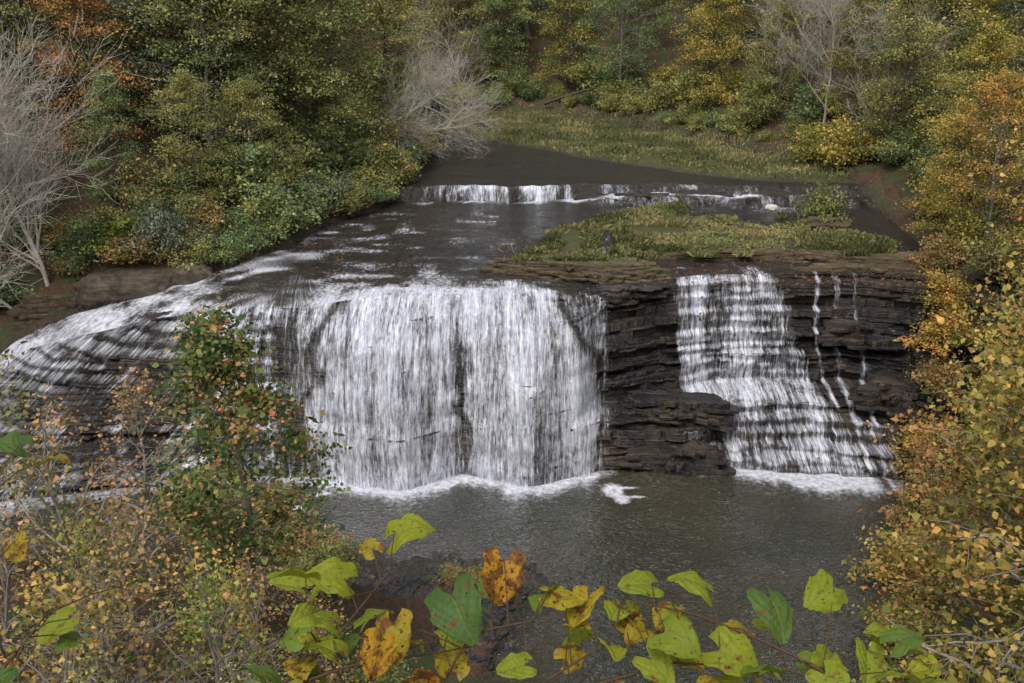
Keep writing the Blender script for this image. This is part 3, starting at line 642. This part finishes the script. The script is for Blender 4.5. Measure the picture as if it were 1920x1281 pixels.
def shrub_mesh(seed,H,Rr,n,ls,mat,tmpl=DIA):
    R=np.random.RandomState(seed);g=Geo();C=[]
    for i in range(26):
        az=R.uniform(0,6.28);rr_=Rr*R.uniform(.2,1.15);hh=H*R.uniform(.3,1.1)*(1-.45*(rr_/Rr)**2)
        P=np.array([[0,0,0],[rr_*.3*math.cos(az),rr_*.3*math.sin(az),hh*.5],[rr_*.7*math.cos(az),rr_*.7*math.sin(az),hh*.85],[rr_*math.cos(az),rr_*math.sin(az),hh]])
        g.add(*tube(P,[.04,.03,.02,.008],3));C+=[P[3],P[2],(P[1]+P[2])/2]
    C=np.array(C);ct=R.rand(len(C));idx=np.repeat(np.arange(len(C)),n)
    P=C[idx]+R.normal(size=(len(idx),3))*np.array([.42,.42,.26])*Rr*.42
    LV,LF=leaves(P,ls,R,tmpl,.8)
    tv,tf=g.get()
    Vv=np.concatenate([tv,LV]);Ff=np.concatenate([tf,LF+len(tv)])
    me=mesh_np('shrub',Vv,Ff,False,[B_dark,mat],np.concatenate([np.zeros(len(tf)),np.ones(len(LF))]))
    fattr(me,'tint',np.concatenate([np.zeros(len(tf)),.5*ct[idx]+.5*R.rand(len(idx))]),'FACE');return me
PS=[shrub_mesh(70+i,2.6,2.0,62,.17,L_green) for i in range(3)]
def gz(x,y):
    yl_=float(ylip(np.array(x)));yb_=float(ytab(np.array([x]),np.zeros(1))[0])
    if y>yl_:return float(h_upper(np.array([float(x)]),np.array([float(y)]))[0][0])
    if y<yb_:return float(h_lower(np.array([float(x)]),np.array([float(y)]))[0])
    a=float(h_upper(np.array([float(x)]),np.array([yl_]))[0][0]);b=float(h_lower(np.array([float(x)]),np.array([yb_]))[0])
    return b+(a-b)*(y-yb_)/(yl_-yb_)
def shrub(x,y,s,mat,label,group='shrubs along the banks',i=None,dz=-.15):
    o=obj('shrub',PS[rnd.randrange(3) if i is None else i],label=label,category='shrub',group=group)
    o.location=(x,y,gz(x,y)+dz);o.scale=(s*rnd.uniform(.8,1.3),s*rnd.uniform(.8,1.3),s*rnd.uniform(.7,1.3));o.rotation_euler[2]=rnd.uniform(0,6.28)
    o.material_slots[1].link='OBJECT';o.material_slots[1].material=mat
    return o
LBL={id(L_olive):'olive green autumn tree on the wooded bank',id(L_green):'dark green leafy tree on the wooded bank',id(L_yell):'yellow autumn tree on the wooded bank',id(L_oran):'bright orange autumn tree on the slope',id(L_rust):'rusty brown autumn tree on the slope',id(L_brown):'brownish olive autumn tree on the bank',id(L_hem):'feathery dark hemlock tree on the slope',id(L_lime):'lime green leafy tree on the bank',id(L_gr):'green tree with reddening leaves',id(L_mixed):'tree with mixed green yellow and orange leaves'}
SL={id(L_olive):'olive shrub growing on the river bank',id(L_green):'green shrub growing on the river bank',id(L_yell):'yellow shrub growing on the river bank',id(L_oran):'orange shrub growing on the bank',id(L_rust):'rusty shrub growing on the bank',id(L_brown):'brownish shrub growing on the bank',id(L_lime):'bright lime shrub at the water edge',id(L_mixed):'shrub with mixed orange and yellow leaves',id(L_hem):'dark evergreen shrub on the bank'}
def tr(p,x,y,s,mat,name='broadleaf_tree',**kw):
    return place(p,name,(x,y,gz(x,y)-.3),s,mat=mat,label=LBL[id(mat)],group='trees of the gorge forest',**kw)
for a in [(PB[0],-26.6,65,.72,L_oran),(PB[2],-14.2,79,.95,L_olive),(PB[1],-14.5,87,1.0,L_brown),(PB[0],-18,73,.95,L_olive),(PB[2],-11.5,95,.9,L_olive),
          (PB[1],-21,68,.9,L_olive),(PB[0],-23,76,1.1,L_brown),(PB[2],-20,83,1.1,L_olive),(PB[1],-13,104,.95,L_brown),(PB[0],-18,97,1.1,L_olive),(PB[1],-28,74,1.1,L_olive),
          (PB[2],-25,62,.45,L_green),(PB[0],-20,63,.5,L_olive),(PB[1],-17,67,.5,L_olive),(PB[2],-34,66,.9,L_olive),(PB[1],-33,78,1.1,L_olive),(PB[0],-24,90,1.1,L_olive),(PB[0],-38,62,.8,L_brown),(PB[1],-13.2,76,.5,L_olive)]:
    tr(*a)
for x,y,s in [(-22.5,71,1.05),(-30,82,1.1),(-38,74,1.1),(-27,88,1.15),(-33,70,1.1),(-19,91,1.0),(-36,64,.9)]:
    tr(PH[rnd.randrange(2)],x,y,s,L_hem,'hemlock_tree')
for a in [(PB[0],20.5,106,.75,L_yell),(PB[2],25,99,.65,L_olive),(PB[1],12,119,.85,L_green),(PB[0],7,128,.9,L_yell),(PB[2],-1,130,.9,L_green),(PB[1],-8,128,.9,L_olive),
          (PB[0],30,90,.62,L_yell),(PB[2],31,80,.75,L_olive),(PB[1],33,72,.75,L_yell),(PB[0],30,64,.7,L_yell),(PB[2],36,84,.9,L_green),(PB[1],28,112,.9,L_green),(PB[0],36,98,.95,L_green),
          (PB[2],34,60,.85,L_olive),(PB[1],16,126,.9,L_olive),(PB[0],40,74,1.,L_yell),(PB[1],28.5,57.5,.6,L_mixed),(PB[2],29,52,.6,L_yell),(PB[0],35,53,.8,L_mixed),(PB[0],27.5,61,.5,L_yell)]:
    tr(*a)
rs=np.random.RandomState(99)
for yy,n,s0 in [(134,9,.9),(144,9,1.05),(156,9,1.2)]:
    for k_ in range(n):
        x=-20+(k_+rs.uniform(-.35,.35)+.5)*(74/n);y=yy+rs.uniform(-4,4)
        q=rs.rand();mat=L_hem if q<.12 else (L_green if q<.42 else (L_olive if q<.72 else (L_yell if q<.9 else L_brown)))
        if mat is L_hem: tr(PH[rs.randint(2)],x,y,rs.uniform(.9,1.2),mat,'hemlock_tree')
        else: tr(PB2[rs.randint(2)],x,y,s0*rs.uniform(.85,1.2),mat)
cnt=0
while cnt<30:
    x=rs.uniform(-58,62);y=rs.uniform(64,125)
    d=float(sdist(np.array(x),np.array(y),RIV))
    if d<7 or abs(x)>y*.52+2 or d>22:continue
    q=rs.rand()
    mat=L_hem if q<.2 else (L_green if q<.42 else (L_olive if q<.72 else (L_brown if x<5 else L_yell)))
    if mat is L_hem: tr(PH[rs.randint(2)],x,y,rs.uniform(.8,1.25),mat,'hemlock_tree')
    else: tr(PB[rs.randint(3)],x,y,rs.uniform(.8,1.2),mat)
    cnt+=1
def along(poly,i0,i1,n,dmin,dmax,smin,smax,mats):
    pts=poly[i0:i1+1]
    seg=[math.dist(pts[i],pts[i+1]) for i in range(len(pts)-1)];tot=sum(seg)
    for k_ in range(n):
        t=(k_+rnd.random())/n*tot;i=0
        while t>seg[i] and i<len(seg)-1:t-=seg[i];i+=1
        a,b=pts[i],pts[i+1];x=a[0]+(b[0]-a[0])*t/seg[i];y=a[1]+(b[1]-a[1])*t/seg[i]
        nx,ny=(b[1]-a[1])/seg[i],-(b[0]-a[0])/seg[i]
        dd_=rnd.uniform(dmin,dmax)
        if float(sdist(np.array(x+nx*.5),np.array(y+ny*.5),poly))<0:nx,ny=-nx,-ny
        mm=rnd.choice(mats);shrub(x+nx*dd_,y+ny*dd_,rnd.uniform(smin,smax),mm,SL[id(mm)])
along(RIV,3,10,42,.6,3.0,.5,1.1,[L_green,L_olive,L_olive,L_brown,L_hem])
along(RIV,3,10,28,3,8,.8,1.5,[L_green,L_olive,L_brown])
along(RIV,0,4,24,2.6,6,.5,1.0,[L_green,L_brown,L_rust,L_olive])
along(RIV,13,19,30,1.2,4,.5,1.1,[L_green,L_olive,L_olive,L_hem])
along(RIV,13,19,20,3.5,8,.9,1.5,[L_green,L_olive,L_yell])
along(RIV,19,24,18,1.5,6,.5,1.1,[L_olive,L_yell,L_green,L_brown])
for x,y,s,mm in [(22.3,70.5,.9,L_olive),(-24,58.9,.9,L_lime),(-13.8,71.5,.8,L_lime),(-11.2,76.5,.7,L_lime),(-18,66,.8,L_yell),(28,83,1.2,L_yell),(26.5,86,1.0,L_yell),(25.4,57,.7,L_rust),(24.4,54.0,.8,L_mixed),(23.9,52,.9,L_mixed),(23.2,50,.9,L_rust),(22.2,47.4,.8,L_mixed),(27,58,1.,L_yell),(25,47,1.1,L_mixed),(23.5,44,1.,L_mixed),(7.5,66,.3,L_olive),(11,68.5,.3,L_olive),(-21.3,58.6,.6,L_olive),(-26.5,57.6,.6,L_brown),(-17.2,59.6,.5,L_green)]:
    shrub(x,y,s,mm,SL[id(mm)])
NB=[bare_geo(1,13,.6,4,(14,7,6,4),.12),bare_geo(2,14,.65,4,(14,7,6,4),.13),bare_geo(3,12,.65,4,(9,6,6,4),.15,.6)]
NB=[(mesh_np('bare_trunk',a,b,True,[B_white]),None) for a,b in NB]
def bare(i,x,y,s,tilt,label,dz=0,rz=None):
    return place(NB[i],'bare_tree',(x,y,gz(x,y)-.2+dz),s,label=label,group='leafless pale trees',tilt=tilt,rz=rz)
for x,y,s,t in [(-30.5,55.8,1.45,(0,.15)),(-27.6,56.9,1.1,(0,.15)),(-32.5,56,1.4,(.05,.25)),(-29,51.0,1.0,(0,.5)),(-31.5,58,1.4,(.1,-.1)),(-28.8,55.4,.8,(-.2,.7))]:
    bare(rnd.randrange(2),x,y,s,t,'leafless pale grey tree on the bank beside the cascade')
bare(2,-12,92,1.15,(0,.95),'leafless pale tree leaning out over the river',1,0)
bare(1,-12.5,86,1.0,(.1,.95),'leafless pale tree leaning out over the river',1,0)
for x,y,s in [(28,91,1.25),(26,100,1.2),(31,84,1.1),(-6,126,1.)]:
    bare(rnd.randrange(2),x,y,s,(rnd.uniform(-.2,.2),rnd.uniform(-.3,.1)),'leafless pale tree standing among green forest')
for p,x,y,s,mm in [(PM[0],-9.6,21.8,.95,L_rust),(PM[1],-12.5,25,.95,L_rust),(PM[0],-7.4,23.5,.72,L_rust),(PM[1],-14.5,21,.95,L_brown),(PM[0],-5.6,24,.60,L_rust),(PM[1],-10.8,18,.85,L_rust),
                   (PM[0],-6.6,18.5,.75,L_lime),(PM[1],-8.6,15.5,.8,L_mixed),(PM[1],-4.6,20,.50,L_rust),(PM[0],-16,27,1.05,L_olive),(PM[0],-3.6,17,.42,L_rust),(PM[1],-11.8,13.5,.9,L_lime),(PM[0],-12.3,29.5,.85,L_rust),(PM[1],-9.8,30.5,.70,L_mixed),(PM[1],-6.5,12.5,.6,L_olive),(PM[0],-2.8,23,.32,L_olive),(PM[0],1.7,21.5,.5,L_yell),(PM[1],3.2,23,.45,L_yell),(PM[0],-.3,20,.32,L_brown),
                   (PM[1],-7.5,20.5,.8,L_mixed),(PM[0],-11,22,.9,L_lime),(PM[1],-5,16,.55,L_olive),(PM[0],-9,18,.8,L_rust),(PM[0],-13,17,1.,L_mixed),(PM[1],-8.8,27.5,.7,L_rust),(PM[1],-6.6,26.5,.55,L_rust)]:
    place(p,'maple_sapling',(x,y,gz(x,y)-.3),s,mat=mm,label='slender maple sapling with sparse rusty leaves' if mm is L_rust else 'slender sapling with sparse yellow green leaves',group='saplings on the near slope')
place(PG,'maple_tree',(-8.3,26.3,gz(-8.3,26.3)-.3),1.08,mat=L_gr,label='slim green maple with reddening leaf tips above the pool')
for p,x,y,s,mm in [(PR[0],11.0,17,1.0,L_mixed),(PR[1],12.8,21,1.05,L_yell),(PR[2],15.0,25,1.0,L_oran),(PR[1],17.0,29,.95,L_mixed),(PR[0],21.6,36,.95,L_yell),(PR[1],25.0,42,.95,L_mixed),(PR[2],9.8,13,.7,L_yell),(PR[1],19.6,31,1.1,L_mixed),(PR[0],14,16,1.05,L_yell),(PR[2],23.2,38.5,1.05,L_mixed),(PR[1],17,21,1.1,L_mixed),(PR[0],28,36,1.2,L_yell),
                   (PR[2],12.2,19,1.1,L_yell),(PR[0],15.2,23,1.15,L_yell),(PR[1],21.5,33,1.35,L_olive),(PR[2],24.6,36,1.5,L_yell),(PR[0],28.0,42,1.4,L_mixed),(PR[1],31,46,1.4,L_yell),(PR[2],19,26,1.4,L_mixed),(PR[1],29,48,1.1,L_yell)]:
    place(p,'maple_tree',(x,y,gz(x,y)-.3),s,mat=mm,label='orange autumn maple on the steep side slope' if mm is L_oran else 'golden autumn maple on the steep side slope',group='maples on the side slope')
for x,y,s,mm in [(-1.6,37.6,.3,L_rust),(-2.6,37.9,.32,L_brown),(-.6,37.9,.25,L_brown),(-9,38.5,.7,L_rust),(-11.5,39.5,1.,L_rust),(-14,40,1.1,L_rust),(-4.6,28.5,.7,L_olive),(-4.5,26,.8,L_green),(-3,24.5,.6,L_green),(-7.2,33,.7,L_olive),(17.5,37,1.,L_yell),(19.8,42.5,.9,L_rust),(15.2,32,.9,L_yell),(21.5,45.5,.9,L_rust),(13.3,27.5,.9,L_olive)]:
    shrub(x,y,s,mm,SL[id(mm)],'shrubs on the near shore')
# ------------------------------------------------------------------ grass + fallen leaves
R=np.random.RandomState(12)
def scatter(n,x0,x1,y0,y1,test):
    x=R.uniform(x0,x1,n);y=R.uniform(y0,y1,n);z,i_,g_=h_upper(x,y);d=sdist(x,y,RIV);k_=test(x,y,z,i_,g_,d);return np.column_stack([x,y,z])[k_]
SG=scatter(9000,-.5,8.6,56.6,58.6,lambda x,y,z,i,g,d:fbm(x*.9,y*.9,3,17)>.02);SG[:,2]=9.72
SG2=scatter(9000,11,24,58.8,61,lambda x,y,z,i,g,d:fbm(x*.7,y*.9,3,27)>.05);SG2[:,2]=9.40
P=np.concatenate([SG,SG2,scatter(100000,-2,27,55,77,lambda x,y,z,i,g,d:(i>.3)&(R.rand(len(x))<.9)&(fbm(x*.5,y*.5,3,15)>-.14)),scatter(60000,-30,28,80,126,lambda x,y,z,i,g,d:(g>.4)&(d<1.5)&(fbm(x*.4,y*.4,3,16)>-.3))])
n=len(P);a=R.uniform(0,6.28,n);h=R.uniform(.10,.36,n)*(1+1.5*fbm(P[:,0]*.5,P[:,1]*.5,2,18));w_=R.uniform(.03,.09,n)
dx=np.column_stack([np.cos(a),np.sin(a),0*a]);ln=R.normal(size=(n,3))*.12;ln[:,2]=0
q=np.stack([P-dx*w_[:,None]*.5,P+dx*w_[:,None]*.5,P+dx*w_[:,None]*.6+ln+np.array([0,0,1])*h[:,None],P-dx*w_[:,None]*.4+ln*1.3+np.array([0,0,1])*h[:,None]*.85],1)
obj('grass',crown_mesh('grass',q.reshape(-1,3),np.arange(n*4).reshape(n,4),np.clip(.5+.8*fbm(P[:,0]*.3,P[:,1]*.3,3,9)+R.normal(size=n)*.22,0,1),L_grass),kind='stuff',label='low olive grass and weeds on river islands',category='grass')
P=np.concatenate([scatter(7000,-20,2,53,74,lambda x,y,z,i,g,d:(d<2)&(R.rand(len(x))<np.clip(.3+fbm(x*.5,y*.5,3,7)+.3*(d>-2),0,1))),scatter(14000,20,40,54,100,lambda x,y,z,i,g,d:(d>-1)),scatter(9000,-40,-8,55,100,lambda x,y,z,i,g,d:(d>-.5)&(d<10)),scatter(2500,0,26,54,60,lambda x,y,z,i,g,d:d<1)])
P[:,2]+=.05
LV,LF=leaves(P,.12,R,DIA,.25)
obj('fallen_leaves',crown_mesh('fallen_leaves',LV,LF,R.rand(len(P)),L_fallen),kind='stuff',label='scattered orange fallen leaves on wet rock and bank',category='leaves')
P=np.array([(4,124,11.4),(6,122.5,12.3),(8.5,121,13.2),(10.5,119.5,13.8)])
obj('fallen_log',mesh_np('fallen_log',*tube(P,[.2,.18,.14,.08],8),True,[B_dark]),label='weathered fallen log resting on the forest bank',category='log')
# ------------------------------------------------------------------ near vine branches with large leaves
m=M('large_vine_leaf');v=m.obj();age=m.attr('age');vein=m.attr('vein');t=m.attr('tint')
sp=m.noise(v,22,4,.6);sp2=m.noise(v,90,3,.6)
g=m.ramp(t,[(0,(.07,.15,.045)),(.35,(.17,.25,.03)),(.7,(.33,.36,.025)),(1,(.50,.34,.02))])
g=m.mix(m.math('MULTIPLY',m.rng(sp2,.4,.7),.35),g,(.14,.19,.02))
g=m.mix(m.math('MULTIPLY',vein,.30),g,(.36,.39,.12))
yo=m.mix(m.rng(age,.35,.7),g,(.55,.27,.02))
br_=m.rng(m.math('ADD',sp,m.math('MULTIPLY',age,.26)),.62,.74)
c=m.mix(br_,yo,(.20,.08,.02))
c=m.mix(m.rng(m.math('ADD',sp2,m.math('MULTIPLY',age,.1)),.64,.70),c,(.07,.035,.012))
bp=m.bump(m.math('ADD',m.math('MULTIPLY',vein,-.8),m.math('MULTIPLY',sp2,.3)),.6,.004)
d=m.pr(c,.5,bp,.3);tt_=m.n('ShaderNodeBsdfTranslucent',{'Color':c}).outputs[0]
Mvine=m.end(m.n('ShaderNodeMixShader',{0:.42,1:d,2:tt_}).outputs[0])
def big_leaf(pos,size,yaw,pitch,roll,tint,age,R):
    na,nb=30,25
    a=np.linspace(0,1,na)[:,None];b=np.linspace(-1,1,nb)[None]
    w=.70*(a+.002)**.22*(1-a)**.62*(1+.06*np.sin(a*11+1.2))
    w=w+.07*np.exp(-((a-.40)/.09)**2)+.05*np.exp(-((a-.12)/.08)**2)
    w=w*1.08;w[-1]=0
    x=b*w;y=a-.34*(1-a)**3*np.abs(b)**1.5
    y=y+.014*np.sin(a*60)*np.abs(b)**4
    curl=R.uniform(.1,.8);fold=R.uniform(.0,.7)
    z=-curl*(y-.4)**2+fold*np.abs(x)*.7-.5*np.maximum(np.abs(x)-.25,0)**1*R.uniform(0,1)+.04*np.sin(y*9+R.rand()*6)*np.sign(b)*np.abs(b)
    z=z+.03*np.sin(np.abs(x)*25+a*20)*np.abs(b)
    ph=(a-.75*np.abs(x))*6.5
    lv=np.exp(-(np.abs(ph-np.round(ph))/.07)**2)*(a-.75*np.abs(x)>-.05)
    mid=np.exp(-(x/.018)**2)
    vv=np.clip(lv*.8+mid,0,1)+0*x
    P=np.stack([x+0*y,y+0*x,z],-1).reshape(-1,3)*size
    cy,sy=math.cos(roll),math.sin(roll);P=P@np.array([[cy,0,sy],[0,1,0],[-sy,0,cy]]).T
    cp,sp_=math.cos(pitch),math.sin(pitch);P=P@np.array([[1,0,0],[0,cp,-sp_],[0,sp_,cp]]).T
    cz,sz_=math.cos(yaw),math.sin(yaw);P=P@np.array([[cz,-sz_,0],[sz_,cz,0],[0,0,1]]).T
    return P+np.array(pos),gridF(na,nb),vv.ravel(),tint,age
def vine(stems,lvs,label,seed,sc_=.74,extra=0,dz=-.045):
    R=np.random.RandomState(seed);g=Geo();SS=[]
    for s_ in stems:
        P=np.array(s_,float)
        t=np.linspace(0,1,24);k=np.linspace(0,1,len(P));Q=np.column_stack([np.interp(t,k,P[:,q]) for q in range(3)])
        for _ in range(3):Q[1:-1]=(Q[:-2]+Q[1:-1]*2+Q[2:])/4
        Q[:,2]+=dz
        g.add(*tube(Q,np.linspace(.005,.002,24),6));SS.append(Q)
    allst=np.concatenate(SS)
    up_=allst[allst[:,2]>23.33]
    lvs=list(lvs)
    for _ in range(extra):
        q=up_[R.randint(0,len(up_))] if len(up_) else allst[-1]
        lvs.append((q[0]+R.normal()*.08,q[2]+R.normal()*.03-.01-dz,R.uniform(.08,.13),R.uniform(-3,3),R.uniform(-.6,.3),R.choice([.35,.6,.66,.75]),R.choice([0,.1,.3,.5])))
    lg=Geo();vs=[];ts=[];ag=[]
    for (x,z,size,yaw,pitch,tint,age) in lvs:
        y=2.05+R.uniform(-.18,.22)
        pos=np.array([x,y,z+dz])
        j=np.argmin(((allst-pos)**2*np.array([1,.3,1])).sum(1));st=allst[j]
        P=np.array([st,(st+pos)/2+np.array([0,0,.01]),pos]);g.add(*tube(P,[.002,.0016,.0014],5))
        Pv,Fv,vv,t,a=big_leaf(pos,size*sc_,yaw,pitch,R.uniform(-.7,.7),tint,age,R)
        lg.add(Pv,Fv);vs.append(vv);ts.append(np.full(len(vv),t));ag.append(np.full(len(vv),a))
    sv,sf=g.get();m1=mesh_np('stem',sv,sf,True,[Mstem]);lv_,lf_=lg.get()
    m2=mesh_np('foliage',lv_,lf_,True,[Mvine]);fattr(m2,'vein',np.concatenate(vs));fattr(m2,'tint',np.concatenate(ts));fattr(m2,'age',np.concatenate(ag))
    e=bpy.data.objects.new('vine_branch',None);COL.objects.link(e);e['label']=label;e['category']='branch';e['group']='vine branches at the overlook edge'
    e.location=stems[0][0]
    inv=-Vector(stems[0][0])
    for nme,mm in (('stem',m1),('foliage',m2)):
        o=obj(nme,mm,e);o.location=inv
Mstem=bark('vine_stem',(.07,.045,.03),(.20,.12,.07),40)
vine([[(-1.0,1.9,22.9),(-.7,2.0,23.3),(-.45,2.05,23.5),(-.3,2.1,23.68)],[(-.7,2.0,23.3),(-.5,2.0,23.44),(-.2,2.0,23.55)],[(-.5,2,23.1),(-.4,2.05,23.35),(-.5,2.05,23.56)],[(-.8,2,23.15),(-.5,2.05,23.42),(-.1,2.05,23.5)]],
 [(-.50,23.68,.14,2.0,.3,.66,.0),(-.30,23.71,.15,-1.4,.15,.68,.05),(-.42,23.63,.14,1.6,.2,.66,.0),(-.30,23.61,.13,2.8,-.9,.85,.6),(-.45,23.56,.14,1.7,.1,.6,.1),(-.56,23.53,.13,1.4,.1,.66,.0),(-.60,23.43,.14,1.2,.1,.15,.1),(-.50,23.45,.14,2.2,-.1,.6,.1),(-.44,23.72,.09,2.4,.1,.6,.0),(-.38,23.49,.12,-1.0,.1,.5,.2)],
 'vine branch with broad yellow green leaves',1,.68,14,-.03)
vine([[(-.4,1.95,22.95),(-.22,2.0,23.35),(-.1,2.03,23.58),(.05,2.05,23.6)],[(-.22,2.0,23.35),(.2,2.0,23.45),(.4,2.0,23.52)],[(0,2.0,23.1),(.05,2.02,23.42),(.25,2.05,23.55)]],
 [(-.15,23.66,.19,-2.6,-.6,.05,.05),(-.02,23.66,.16,2.9,-1.0,.9,.75),(-.28,23.66,.13,-2.9,-.9,.6,.5),(.10,23.58,.13,-1.6,-.2,.9,.35),(.20,23.55,.15,2.6,-.5,.95,.3),(.03,23.6,.1,1.9,0,.6,.1),(-.24,23.45,.11,-1.9,-.2,1,.7),(.33,23.53,.12,-2.4,-.4,.6,.2),(.20,23.43,.13,1.7,0,.65,.1),(.05,23.42,.12,2.6,-.3,.7,.3)],
 'vine branch with browning orange and green leaves',2,.70,18,-.055)
vine([[(1.15,1.9,22.9),(.95,2.0,23.35),(.7,2.05,23.5),(.45,2.08,23.6),(.3,2.1,23.62)],[(.95,2,23.35),(.98,2.05,23.5)],[(.7,2.0,23.3),(.6,2,23.42)],[(1.0,2.0,23.3),(.7,2.05,23.46),(.35,2.05,23.48)]],
 [(.36,23.62,.14,-2.2,-.2,.5,.05),(.36,23.6,.13,1.8,.1,.55,.1),(.50,23.60,.14,1.3,.2,.6,.0),(.50,23.55,.15,-2.0,-.3,.65,.15),(.66,23.59,.17,-2.9,-.6,.12,.05),(.83,23.60,.15,2.2,-.2,.62,.05),(.86,23.57,.13,-1.7,-.1,.65,.1),(.95,23.53,.12,-1.2,0,.2,.1),(.75,23.50,.13,-2.7,-.4,.6,.2),(.56,23.46,.13,2.4,-.3,.7,.3),(.42,23.47,.13,1.9,-.1,.6,.1),(.90,23.47,.13,2.9,-.6,.6,.2),(.30,23.5,.12,-2.9,-.6,.8,.4)],
 'vine branch with green and yellow heart shaped leaves',3,.70,24,-.055)
vine([[(-1.5,1.9,22.9),(-1.3,2.0,23.5),(-1.2,2.05,23.9)],[(-1.35,2,23.3),(-1.1,2,23.6)]],
 [(-1.22,23.93,.10,1.6,.1,.1,.1),(-1.17,23.88,.10,-1.5,-.1,.2,.5),(-1.24,23.8,.1,1.2,0,.1,.3),(-1.15,23.5,.08,1.9,0,.1,.2),(-1.0,23.52,.07,-1.2,0,.2,.1),(-1.08,23.47,.08,2.4,0,.3,.2)],
 'vine branch with small dark green leaves',4,.7,6,0)
# ------------------------------------------------------------------ light, world, camera
el,az=math.radians(55),math.radians(200)
w=bpy.data.worlds.new('World');sc.world=w;w.use_nodes=True;nt=w.node_tree
sky=nt.nodes.new('ShaderNodeTexSky');sky.sky_type='NISHITA';sky.sun_disc=False;sky.sun_elevation=el;sky.sun_rotation=az;sky.air_density=1.6;sky.dust_density=4
hs=nt.nodes.new('ShaderNodeHueSaturation');hs.inputs['Saturation'].default_value=.45
bg=nt.nodes['Background'];nt.links.new(sky.outputs[0],hs.inputs['Color']);nt.links.new(hs.outputs[0],bg.inputs[0]);bg.inputs[1].default_value=.145
sl=bpy.data.lights.new('sun','SUN');sl.energy=1.5;sl.angle=math.radians(14);sl.color=(1,.97,.93)
so=bpy.data.objects.new('sun',sl);COL.objects.link(so)
dv=Vector((math.sin(az)*math.cos(el),math.cos(az)*math.cos(el),math.sin(el)))
so.rotation_euler=dv.to_track_quat('Z','Y').to_euler()
cam=bpy.data.cameras.new('camera');cam.lens=35;cam.sensor_width=36;cam.clip_end=2000;cam.clip_start=.05
co=bpy.data.objects.new('camera',cam);COL.objects.link(co);co.location=(0,0,25);co.rotation_euler=(math.radians(70.3),0,0)
sc.camera=co
sc.view_settings.view_transform='Standard';sc.view_settings.look='None';sc.view_settings.exposure=0
